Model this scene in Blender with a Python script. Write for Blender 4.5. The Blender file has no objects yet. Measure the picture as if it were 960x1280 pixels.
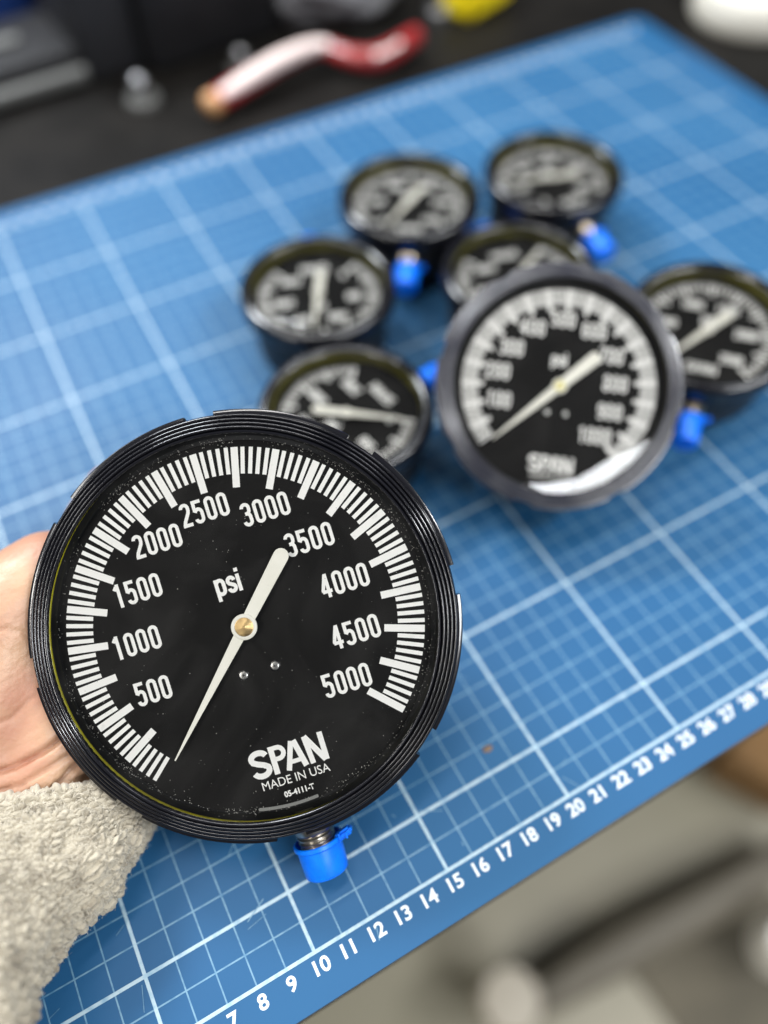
import bpy, bmesh, math, random
from mathutils import Vector, Matrix, noise
S = 0.01                      # all sizes below are in centimetres
rnd = random.Random(7)
PI = math.pi
scene = bpy.context.scene
COL = scene.collection

# ------------------------------------------------------------------ camera
RX = Vector((0.875894, -0.482397, -0.010148)); RY = Vector((-0.407202, -0.727752, -0.551872)); RZ = Vector((0.258836, 0.487514, -0.833867))
CAM = Vector((11.2304, -2.9945, 28.6834))
cd = bpy.data.cameras.new('camera'); cam = bpy.data.objects.new('camera', cd); COL.objects.link(cam)
cam.matrix_world = Matrix.Translation(CAM*S) @ Matrix((RX, -RY, -RZ)).transposed().to_4x4()
cd.sensor_fit = 'HORIZONTAL'; cd.sensor_width = 36; cd.lens = 36*974.9/960
cd.clip_start = 0.02; cd.clip_end = 60
cd.dof.use_dof = True; cd.dof.focus_distance = 0.2445; cd.dof.aperture_fstop = 2.75
scene.camera = cam

# ------------------------------------------------------------------ light
world = bpy.data.worlds.new('World'); scene.world = world; world.use_nodes = True
bg = world.node_tree.nodes['Background']; bg.inputs[0].default_value = (0.86, 0.92, 1.0, 1); bg.inputs[1].default_value = 0.10
scene.view_settings.view_transform = 'Standard'; scene.view_settings.look = 'None'
scene.view_settings.exposure = 0.0; scene.view_settings.gamma = 1.0
scene.cycles.max_bounces = 8; scene.cycles.transparent_max_bounces = 16
scene.cycles.caustics_reflective = False; scene.cycles.caustics_refractive = False
scene.cycles.use_denoising = True

def lamp(name, loc, size, power, color, target=None, rz=0):
    l = bpy.data.lights.new(name, 'AREA'); l.shape = 'RECTANGLE'; l.size, l.size_y = size[0]*S, size[1]*S
    l.energy = power; l.color = color
    o = bpy.data.objects.new(name, l); COL.objects.link(o); o.location = Vector(loc)*S
    if target is not None:
        o.rotation_euler = (Vector(target)-Vector(loc)).to_track_quat('-Z', 'Y').to_euler()
    else:
        o.rotation_euler = (0, 0, math.radians(rz))
    return o
for (x, y, sx, sy, pw, c, rz) in (
        (-70, 95, 120, 14, 9, (0.95, 0.98, 1.0), 8), (60, 100, 120, 14, 9, (0.95, 0.98, 1.0), 8), (10, 30, 120, 14, 16, (1.0, 0.98, 0.95), 8),
        (-150, 10, 14, 120, 16, (1.0, 0.98, 0.94), 0), (150, 20, 120, 14, 10, (0.95, 0.98, 1.0), 8), (150, -95, 120, 14, 54, (0.96, 0.98, 1.0), 8),
        (-215, -70, 14, 120, 46, (1.0, 0.98, 0.94), 0), (30, 210, 120, 14, 14, (0.92, 0.96, 1.0), 8)):
    lamp('ceiling_tube', (x, y, 200), (sx, sy), pw, c, rz=rz)
lamp('ceiling_panel', (60, -200, 200), (90, 60), 62, (0.93, 0.96, 1.0), rz=-2)
lamp('added_back_light', (0, 88, 78), (34, 20), 13, (0.90, 0.95, 1.0), target=(12, 30, 0))  # added unseen light, makes the far left of the mat brighter than the near edge

# ------------------------------------------------------------------ materials
def mat(name, color, rough=0.5, metal=0.0, spec=0.5, coat=0.0, **k):
    m = bpy.data.materials.new(name); m.use_nodes = True
    b = m.node_tree.nodes['Principled BSDF']
    b.inputs['Base Color'].default_value = (*color, 1); b.inputs['Roughness'].default_value = rough
    b.inputs['Metallic'].default_value = metal; b.inputs['Specular IOR Level'].default_value = spec
    b.inputs['Coat Weight'].default_value = coat
    for kk, v in k.items(): b.inputs[kk.replace('_', ' ')].default_value = v
    return m
def nodes(m): return m.node_tree.nodes, m.node_tree.links, m.node_tree.nodes['Principled BSDF']
def vary(m, scale, c2, detail=4, lo=0.4, hi=0.6, bump=0.0, bscale=None, rough=None, dist=0.0002):
    """noise between the base colour and c2, an optional fine bump and roughness range"""
    N, L, b = nodes(m)
    tc = N.new('ShaderNodeTexCoord')
    nz = N.new('ShaderNodeTexNoise'); nz.inputs['Scale'].default_value = scale; nz.inputs['Detail'].default_value = detail
    L.new(tc.outputs['Object'], nz.inputs['Vector'])
    mr = N.new('ShaderNodeMapRange'); mr.inputs[1].default_value = lo; mr.inputs[2].default_value = hi
    L.new(nz.outputs['Fac'], mr.inputs[0])
    mx = N.new('ShaderNodeMix'); mx.data_type = 'RGBA'
    mx.inputs[6].default_value = b.inputs['Base Color'].default_value[:]; mx.inputs[7].default_value = (*c2, 1)
    L.new(mr.outputs[0], mx.inputs[0]); L.new(mx.outputs[2], b.inputs['Base Color'])
    if rough:
        r = N.new('ShaderNodeMapRange'); r.inputs[1].default_value = .35; r.inputs[2].default_value = .65
        r.inputs[3].default_value, r.inputs[4].default_value = rough
        L.new(nz.outputs['Fac'], r.inputs[0]); L.new(r.outputs[0], b.inputs['Roughness'])
    if bump:
        n2 = N.new('ShaderNodeTexNoise'); n2.inputs['Scale'].default_value = bscale or scale*8; n2.inputs['Detail'].default_value = 5
        L.new(tc.outputs['Object'], n2.inputs['Vector'])
        bp = N.new('ShaderNodeBump'); bp.inputs['Strength'].default_value = bump; bp.inputs['Distance'].default_value = dist
        L.new(n2.outputs['Fac'], bp.inputs['Height']); L.new(bp.outputs[0], b.inputs['Normal'])
    return m

M = {}
M['plastic'] = vary(mat('black_gloss_plastic', (0.005, 0.005, 0.007), 0.14, spec=0.6), 60, (0.006, 0.006, 0.008))
M['case'] = vary(mat('black_case_paint', (0.008, 0.008, 0.009), 0.38), 100, (0.014, 0.014, 0.015), bump=0.15, bscale=1500, dist=0.00005)
M['ring'] = vary(mat('worn_grey_black_ring', (0.032, 0.032, 0.042), 0.2, spec=.8), 60, (0.05, 0.05, 0.058), bump=0.1, rough=(0.12, 0.26), dist=0.00005)
M['dial'] = vary(mat('black_dial_paint', (0.0022, 0.002, 0.0018), 0.6, spec=0.12), 30, (0.004, 0.0036, 0.0032), lo=.3, hi=.7)
M['white'] = vary(mat('white_dial_ink', (0.88, 0.87, 0.84), 0.55), 500, (0.76, 0.75, 0.72), lo=.6, hi=.8)
M['needle'] = vary(mat('ivory_needle_paint', (0.88, 0.86, 0.77), 0.42), 90, (0.82, 0.80, 0.70), lo=.4, hi=.7)
M['grey_label'] = mat('dull_grey_ink', (0.20, 0.20, 0.19), 0.6)
M['brass'] = mat('turned_brass', (0.60, 0.42, 0.20), 0.3, metal=1.0)
def turned(m):
    N, L, b = nodes(m)
    tc = N.new('ShaderNodeTexCoord'); w = N.new('ShaderNodeTexWave'); w.wave_type = 'RINGS'; w.rings_direction = 'Z'
    w.inputs['Scale'].default_value = 900; w.inputs['Distortion'].default_value = 1.2
    L.new(tc.outputs['Object'], w.inputs['Vector'])
    bp = N.new('ShaderNodeBump'); bp.inputs['Strength'].default_value = 0.35; bp.inputs['Distance'].default_value = 0.00008
    L.new(w.outputs['Fac'], bp.inputs['Height']); L.new(bp.outputs[0], b.inputs['Normal'])
    b.inputs['Anisotropic'].default_value = 0.6
turned(M['brass'])
M['steel'] = vary(mat('stem_steel', (0.48, 0.45, 0.40), 0.28, metal=1.0), 300, (0.34, 0.31, 0.26), bump=0.2, dist=0.0001)
M['stem_brass'] = vary(mat('stem_brass', (0.62, 0.52, 0.36), 0.3, metal=1.0), 300, (0.45, 0.36, 0.24))
M['cream_pin'] = mat('cream_yellow_pin', (0.80, 0.74, 0.36), 0.4)
M['screw'] = mat('screw_metal', (0.55, 0.54, 0.52), 0.3, metal=1.0)
M['cap'] = vary(mat('blue_cap_plastic', (0.0, 0.17, 0.88), 0.36, Subsurface_Weight=0.25, Subsurface_Radius=(0.001, 0.003, 0.008), Subsurface_Scale=0.4), 200, (0.0, 0.14, 0.78), bump=0.15, dist=0.0001)
M['gasket'] = vary(mat('yellow_gasket', (0.66, 0.60, 0.015), 0.4), 150, (0.52, 0.46, 0.01), rough=(0.3, 0.5))
M['olive'] = vary(mat('olive_sealing_ring', (0.24, 0.22, 0.015), 0.35), 60, (0.06, 0.055, 0.01), lo=.35, hi=.65)
M['dust'] = mat('pale_dust', (0.38, 0.37, 0.34), 0.7)
M['mat'] = vary(mat('blue_vinyl', (0.0125, 0.074, 0.175), 0.5, spec=0.22), 9, (0.017, 0.090, 0.200), lo=.3, hi=.7, bump=0.25, bscale=2600, rough=(0.44, 0.56), dist=0.00006)
M['mat_edge'] = mat('dark_mat_core', (0.02, 0.035, 0.06), 0.6)
M['line'] = vary(mat('pale_grid_ink', (0.33, 0.44, 0.50), 0.5), 320, (0.18, 0.31, 0.41), lo=.45, hi=.72)
M['thin'] = vary(mat('thin_grid_ink', (0.12, 0.24, 0.34), 0.5), 320, (0.05, 0.155, 0.27), lo=.45, hi=.70)
M['num'] = vary(mat('white_number_ink', (0.60, 0.64, 0.66), 0.5), 500, (0.36, 0.46, 0.52), lo=.58, hi=.72)
M['table'] = vary(mat('black_bench_top', (0.006, 0.0055, 0.005), 0.5, spec=.08), 25, (0.009, 0.008, 0.007), bump=0.1, bscale=700, rough=(0.42, 0.58))
M['floor'] = vary(mat('olive_grey_floor', (0.235, 0.215, 0.15), 0.5), 3.5, (0.29, 0.265, 0.20), lo=.35, hi=.65)
def glass(name, tint=(1, 1, 1), reflection_film=.011):
    m = bpy.data.materials.new(name); m.use_nodes = True
    N = m.node_tree.nodes; L = m.node_tree.links
    for n in list(N): N.remove(n)
    o = N.new('ShaderNodeOutputMaterial'); t = N.new('ShaderNodeBsdfTransparent'); g = N.new('ShaderNodeBsdfGlossy')
    f = N.new('ShaderNodeFresnel'); mx = N.new('ShaderNodeMixShader')
    t.inputs[0].default_value = (*tint, 1); g.inputs['Roughness'].default_value = 0.004; f.inputs[0].default_value = 1.5
    # a pale noise film standing in for faint reflections on the window
    tc = N.new('ShaderNodeTexCoord'); nz = N.new('ShaderNodeTexNoise'); nz.inputs['Scale'].default_value = 22; nz.inputs['Distortion'].default_value = 1.6; nz.inputs['Detail'].default_value = 5
    mr = N.new('ShaderNodeMapRange'); mr.inputs[1].default_value = .42; mr.inputs[2].default_value = .75; mr.inputs[3].default_value = 0.0; mr.inputs[4].default_value = reflection_film
    df = N.new('ShaderNodeBsdfDiffuse'); df.inputs[0].default_value = (.75, .72, .68, 1); m2 = N.new('ShaderNodeMixShader')
    L.new(tc.outputs['Object'], nz.inputs['Vector']); L.new(nz.outputs['Fac'], mr.inputs[0]); L.new(mr.outputs[0], m2.inputs[0]); L.new(t.outputs[0], m2.inputs[1]); L.new(df.outputs[0], m2.inputs[2]); t = m2
    L.new(f.outputs[0], mx.inputs[0]); L.new(t.outputs[0], mx.inputs[1]); L.new(g.outputs[0], mx.inputs[2]); L.new(mx.outputs[0], o.inputs[0])
    return m
M['glass'] = glass('clear_window', (0.97, 0.97, 0.96))

# ------------------------------------------------------------------ helpers
def tag(o, label=None, cat=None, group=None, kind=None):
    if label: o['label'] = label
    if cat: o['category'] = cat
    if group: o['group'] = group
    if kind: o['kind'] = kind
    return o
def mesh_obj(name, verts, faces, m, parent=None, smooth=None, loc=None):
    me = bpy.data.meshes.new(name)
    me.from_pydata([(v[0]*S, v[1]*S, v[2]*S) for v in verts], [], faces); me.validate()
    me.materials.append(m)
    if smooth is not None:
        me.polygons.foreach_set('use_smooth', [True]*len(me.polygons))
        me.set_sharp_from_angle(angle=math.radians(smooth))
    o = bpy.data.objects.new(name, me); COL.objects.link(o)
    if parent: o.parent = parent
    if loc: o.location = Vector(loc)*S
    return o
def bm_obj(name, bm, m, parent=None, smooth=None, loc=None):
    bmesh.ops.recalc_face_normals(bm, faces=bm.faces)
    me = bpy.data.meshes.new(name)
    bmesh.ops.scale(bm, vec=(S, S, S), verts=bm.verts); bm.to_mesh(me); bm.free(); me.materials.append(m)
    if smooth is not None:
        me.polygons.foreach_set('use_smooth', [True]*len(me.polygons))
        me.set_sharp_from_angle(angle=math.radians(smooth))
    o = bpy.data.objects.new(name, me); COL.objects.link(o)
    if parent: o.parent = parent
    if loc: o.location = Vector(loc)*S
    return o
def empty(name, matrix, label, cat, group=None):
    o = bpy.data.objects.new(name, None); COL.objects.link(o); o.empty_display_size = 0.02
    o.matrix_world = matrix; return tag(o, label, cat, group)
def copy_tree(o, parent=None):
    c = o.copy(); COL.objects.link(c)
    if parent: c.parent = parent
    for ch in list(o.children): copy_tree(ch, c)
    return c
def lathe(profile, n=128, a0=0, a1=2*PI, closed=False):
    """profile (r, z) swept round z; returns verts, faces"""
    full = abs(a1-a0-2*PI) < 1e-6
    cols = n if full else n+1
    V = []; F = []; m = len(profile)
    for i in range(cols):
        a = a0+(a1-a0)*i/n
        for r, z in profile: V.append((r*math.cos(a), r*math.sin(a), z))
    for i in range(n):
        j = (i+1) % cols
        for k in range(m-1 if not closed else m):
            l = (k+1) % m
            F.append((i*m+k, j*m+k, j*m+l, i*m+l))
    if not full and closed:
        F.append(tuple(range(m))[::-1]); F.append(tuple((cols-1)*m+k for k in range(m)))
    return V, F
def ngon_disc(r, z, n=96): return [(r*math.cos(2*PI*i/n), r*math.sin(2*PI*i/n), z) for i in range(n)], [tuple(range(n))]
def add_box(bm, c, s, mtx=None):
    r = bmesh.ops.create_cube(bm, size=1.0)
    m4 = Matrix.Translation(Vector(c)) @ Matrix.Diagonal((s[0], s[1], s[2], 1))
    if mtx is not None: m4 = mtx @ m4
    bmesh.ops.transform(bm, matrix=m4, verts=r['verts']); return r['verts']
def bevelled_box(name, c, s, m, bev, parent=None, rz=0, seg=3):
    bm = bmesh.new(); add_box(bm, (0, 0, 0), s)
    bmesh.ops.bevel(bm, geom=list(bm.edges), offset=bev, segments=seg, affect='EDGES', profile=0.5)
    o = bm_obj(name, bm, m, parent, smooth=40, loc=c); o.rotation_euler.z = rz; return o
def tube(pts, radii, n=14, closed_ends=True):
    """round tube through points (world cm)"""
    V = []; F = []; P = [Vector(p) for p in pts]
    up = Vector((0.13, 0.2, 1)).normalized()
    for i, p in enumerate(P):
        t = (P[min(i+1, len(P)-1)]-P[max(i-1, 0)]).normalized()
        u = up.cross(t)
        if u.length < 1e-4: u = Vector((1, 0, 0)).cross(t)
        u.normalize(); v = t.cross(u)
        r = radii[i] if hasattr(radii, '__len__') else radii
        for k in range(n):
            a = 2*PI*k/n; q = p+u*(r*math.cos(a))+v*(r*math.sin(a)); V.append(tuple(q))
    for i in range(len(P)-1):
        for k in range(n):
            l = (k+1) % n
            F.append((i*n+k, i*n+l, (i+1)*n+l, (i+1)*n+k))
    if closed_ends:
        F.append(tuple(range(n))[::-1]); F.append(tuple((len(P)-1)*n+k for k in range(n)))
    return V, F
def spline(pts, sub=8):
    P = [Vector(p) for p in pts]; P = [P[0]*2-P[1]]+P+[P[-1]*2-P[-2]]; out = []
    for i in range(1, len(P)-2):
        for s in range(sub):
            t = s/sub; a, b, c, d = P[i-1], P[i], P[i+1], P[i+2]
            out.append(0.5*((2*b)+(c-a)*t+(2*a-5*b+4*c-d)*t*t+(3*b-a-3*c+d)*t**3))
    out.append(P[-2]); return out

# ------------------------------------------------------------------ lettering: thick strokes cut as flat shapes
def arc(cx, cy, rx, ry, d0, d1, n=10):
    return [(cx+rx*math.cos(math.radians(d0+(d1-d0)*i/n)), cy+ry*math.sin(math.radians(d0+(d1-d0)*i/n))) for i in range(n+1)]
# digits in a cell W=9 (centre lines) by H=25 with the stroke outside of it
def digit_strokes(ch):
    w, h = 8.4, 25.0; r = w/2
    if ch == '0': return [arc(r, h-r, r, r, 0, 180)+arc(r, r, r, r, 180, 360)+[(w, h-r)]]
    if ch == '1': return [[(w*.62, -2.1), (w*.62, h+2.1)], [(w*.62-1.2, h-.6), (w*.1, h-5.0)]]
    if ch == '2': return [arc(r, h-r, r, r, 180, 0)+[(w, h-7.5), (w*.9, h-10.5), (w*.18, 5.0), (.1, 1.0), (0, -2.1)], [(0, 0), (w+1.6, 0)]]
    if ch == '3': return [arc(r, h-r, r, r, 180, 0)+[(w, h-7)]+arc(r-.2, h/2+4.6, r, 3.6, 0, -90, 6)[1:], [(r-1.6, h/2+1)]+arc(r-.2, h/2-2.8, r, 3.8, 90, 0, 6)+[(w, r)]+arc(r, r, r, r, 0, -180)]
    if ch == '4': return [[(w*.72, -2.1), (w*.72, h+2.1)], [(w*.72-.4, h+.6), (-.6, 7.6), (-.6, 5.6)], [(-1.6, 5.6), (w+2.0, 5.6)]]
    if ch == '5': return [[(w+1.2, h), (.4, h), (.2, h/2+1)], [(.2, h/2-.2), (1.6, h/2+2)]+arc(r, h/2-1.4, r, 4.6, 110, 0, 8)[1:]+[(w, r)]+arc(r, r, r, r, 0, -180)]
    if ch == '6': return [arc(r, h-r, r, r, 0, 180)+arc(r, r, r, r, 180, 360)+[(w, h/2-1)]+arc(r, h/2-1, r, 4, 0, 170, 8)]
    if ch == '7': return [[(-1.6, h), (w, h), (w*.95, h-4), (w*.42, h*.4), (w*.3, -2.1)]]
    if ch == '8': return [arc(r, h-r, r*.95, r, -50, 230, 14), arc(r, r+.8, r, r+1.4, 110, -250, 16), [(w*.78, h*.66), (r, h*.5), (w*.2, h*.36)]]
    if ch == '9': return [arc(r, r, r, r, 180, 360)+arc(r, h-r, r, r, 0, 180)+[(0, h/2+2)]+arc(r, h/2+2, r, 4, 180, 350, 8)]
    return []
def letter_strokes(ch):
    if ch == 'p': return 11.5, [[(0, -7.5), (0, 17.6)], [(0, 12.2)]+arc(4.2, 11.6, 3.9, 4.2, 150, 0, 8)+[(8.1, 5)]+arc(4.2, 4.4, 3.9, 4.2, 0, -150, 8)]
    if ch == 's': return 10.5, [arc(3.7, 11.9, 3.5, 3.7, 0, 190, 10)+[(1.2, 9.4), (6.4, 6.4), (7.3, 4.6)]+arc(3.7, 3.8, 3.6, 3.6, 0, -180, 10)]
    if ch == 'i': return 5, [[(0, -2), (0, 17.6)], [(0, 20.2), (0, 24.4)]]
def ribbon(pts, hw, V, F, z, ox=0, oy=0, sc=1.0):
    P = [Vector((p[0], p[1])) for p in pts]; P = [P[0]]+[b for a, b in zip(P, P[1:]) if (b-a).length > 1e-4]; n = len(P); base = len(V)
    for i in range(n):
        a = (P[i]-P[i-1]).normalized() if i else None
        b = (P[i+1]-P[i]).normalized() if i < n-1 else None
        if a is None: a = b
        if b is None: b = a
        t = (a+b)
        t = t.normalized() if t.length > 1e-5 else a
        nn = Vector((-t.y, t.x)); k = max(.45, nn.dot(Vector((-a.y, a.x))))
        for s in (1, -1):
            q = P[i]+nn*(s*hw/k); V.append((ox+q.x*sc, oy+q.y*sc, z))
    for i in range(n-1): F.append((base+2*i+1, base+2*i+3, base+2*i+2, base+2*i))
def number_shapes(text, cx, cy, sc, V, F, z, hw=2.1, pitch=15.6):
    x = cx-(pitch*(len(text)-1)+8.4)*sc/2; y = cy-12.5*sc; k = 0
    for ch in text:
        for st in digit_strokes(ch):
            ribbon(st, hw, V, F, z+k*.0006, x, y, sc); k += 1
        x += pitch*sc
def poly(V, F, pts, z):
    b = len(V); V.extend((p[0], p[1], z) for p in pts); F.append(tuple(range(b, b+len(pts))))
def brand_shapes(cx, cy, sc, V, F, z):
    """the word SPAN on the dial: heavy slanted-leg capitals, 97 x 33 px"""
    x0 = cx-49*sc; y0 = cy-16*sc
    ribbon(arc(13, 24.2, 9.6, 6.6, 12, 190, 12)+[(4.6, 20.5), (10, 17.4), (17, 14.6), (21.8, 11.2)]+arc(12.6, 8.6, 9.8, 7.2, 10, -165, 12), 3.6, V, F, z, x0, y0, sc)
    ribbon([(30.5, -1.5), (30.5, 34)], 3.5, V, F, z, x0, y0, sc)
    ribbon([(31, 31.1), (38, 31.1)]+arc(38, 24.0, 7.2, 7.1, 90, -90, 10)+[(31, 16.9)], 2.9, V, F, z+.0006, x0, y0, sc)
    ribbon([(45.5, -1.5), (57.6, 33.6)], 3.3, V, F, z+.0012, x0, y0, sc)
    ribbon([(68.2, -1.5), (60.6, 33.6)], 3.6, V, F, z+.0018, x0, y0, sc)
    ribbon([(50, 8.2), (66, 8.2)], 2.7, V, F, z+.0024, x0, y0, sc)
    ribbon([(77.2, -1.5), (74.6, 34)], 3.3, V, F, z, x0, y0, sc)
    ribbon([(74.8, 33.8), (93.6, -1.3)], 3.6, V, F, z+.0006, x0, y0, sc)
    ribbon([(94.8, -1.5), (94.8, 34)], 3.4, V, F, z+.0012, x0, y0, sc)
def text_mesh(name, s, size, m, parent, loc, rot=None, offset=0.0, align='CENTER', xs=1.0, shear=0):
    cu = bpy.data.curves.new(name, 'FONT'); cu.body = s; cu.size = size*S; cu.align_x = align; cu.align_y = 'CENTER'
    cu.offset = offset*S; cu.fill_mode = 'FRONT'; cu.resolution_u = 4; cu.space_character = 1.0
    t = bpy.data.objects.new(name, cu); COL.objects.link(t)
    dg = bpy.context.evaluated_depsgraph_get(); me = bpy.data.meshes.new_from_object(t.evaluated_get(dg))
    bpy.data.objects.remove(t); bpy.data.curves.remove(cu)
    me.materials.clear(); me.materials.append(m)
    me.transform(Matrix.Diagonal((xs, 1, 1, 1)))
    o = bpy.data.objects.new(name, me); COL.objects.link(o); o.parent = parent; o.location = Vector(loc)*S
    if rot: o.rotation_euler = rot
    return o

# ------------------------------------------------------------------ the cutting mat and the bench
bm = bmesh.new(); add_box(bm, (40, 74.2, -2.3), (260, 151.0, 4.0)); bmesh.ops.bevel(bm, geom=list(bm.edges), offset=.15, segments=2, affect='EDGES')
table = tag(bm_obj('bench_top', bm, M['table'], smooth=40), kind='structure')
table['label'] = 'black glossy bench top under the blue mat'
fl = tag(mesh_obj('floor', [(-600, -500, -72), (700, -500, -72), (700, 600, -72), (-600, 600, -72)], [(0, 1, 2, 3)], M['floor']), kind='structure')

cm = empty('cutting_mat', Matrix.Identity(4), 'large blue self-healing cutting mat with white centimetre grid lying on the black bench', 'cutting mat')
def rounded_rect(x0, y0, x1, y1, r, n=6):
    out = []
    for cx, cy, a in ((x1-r, y1-r, 0), (x0+r, y1-r, 90), (x0+r, y0+r, 180), (x1-r, y0+r, 270)):
        out += [(cx+r*math.cos(math.radians(a+90*i/n)), cy+r*math.sin(math.radians(a+90*i/n))) for i in range(n+1)]
    return out
bm = bmesh.new()
f = bm.faces.new([bm.verts.new((x, y, -.06)) for x, y in rounded_rect(-1.6, -1.45, 58.7, 43.75, .8)])
g = bmesh.ops.extrude_face_region(bm, geom=[f]); bmesh.ops.translate(bm, vec=(0, 0, .06), verts=[v for v in g['geom'] if isinstance(v, bmesh.types.BMVert)])
bm_obj('mat_sheet', bm, M['mat'], cm)
bm = bmesh.new()
f = bm.faces.new([bm.verts.new((x, y, -.3)) for x, y in rounded_rect(-1.62, -1.47, 58.72, 43.77, .8)])
g = bmesh.ops.extrude_face_region(bm, geom=[f]); bmesh.ops.translate(bm, vec=(0, 0, .24), verts=[v for v in g['geom'] if isinstance(v, bmesh.types.BMVert)])
bm_obj('mat_core', bm, M['mat_edge'], cm)
def strip_lines(name, lines, w, z, m):
    V = []; F = []
    for (x0, y0, x1, y1) in lines:
        dx, dy = x1-x0, y1-y0; L = math.hypot(dx, dy); nx, ny = -dy/L*w/2, dx/L*w/2
        b = len(V); V += [(x0+nx, y0+ny, z), (x0-nx, y0-ny, z), (x1-nx, y1-ny, z), (x1+nx, y1+ny, z)]; F.append((b, b+1, b+2, b+3))
    return mesh_obj(name, V, F, m, cm)
strip_lines('thin_line', [(u, 0, u, 42) for u in range(1, 57) if u % 5], .05, .004, M['thin'])
strip_lines('thin_line', [(0, v, 57, v) for v in range(1, 42) if (v-2) % 5], .05, .005, M['thin'])
for u in range(0, 60, 5):
    strip_lines('thick_line', [(min(u, 57), 0, min(u, 57), 42)], .115, .008, M['line'])
for v in (0, *range(2, 43, 5)):
    strip_lines('thick_line', [(-.0575, v, 57.06, v)], .115, .011, M['line'])
for u in range(0, 58):
    s = str(u)
    text_mesh('number', s, .62, M['num'], cm, (u, -.46, .008), offset=.016, xs=1.06)
for u in range(0, 58):
    text_mesh('number', str(u), .55, M['num'], cm, (u, 42.6, .008), rot=(0, 0, PI), offset=.015)
# scuffs and a brown crumb on the mat
V = []; F = []
for k in range(46):
    x, y = rnd.uniform(2, 40), rnd.uniform(-.8, 20); a = rnd.uniform(0, PI); l = rnd.uniform(.1, .9); w = rnd.uniform(.008, .02)
    ribbon([(x, y), (x+l*math.cos(a), y+l*math.sin(a))], w, V, F, .013+k*.0001)
tag(mesh_obj('knife_scratch', V, F, M['thin'], cm), kind='stuff')
M['crumb'] = mat('brown_crumb', (0.16, 0.11, 0.075), .9)
crumb_pts = [(rnd.uniform(.7, 1.1)*.24*math.cos(a*PI/5), rnd.uniform(.7, 1.1)*.14*math.sin(a*PI/5)) for a in range(10)]
V = [(x, y, .0) for x, y in crumb_pts]+[(x*.6, y*.6, .07) for x, y in crumb_pts]
F = [(i, (i+1) % 10, 10+(i+1) % 10, 10+i) for i in range(10)]+[tuple(range(10, 20))]
tag(mesh_obj('crumb', V, F, M['crumb'], loc=(18.408, 2.801, 0.020), smooth=60), 'tiny brown crumb of dirt lying on the blue mat right of the held gauge', 'crumb')

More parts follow.
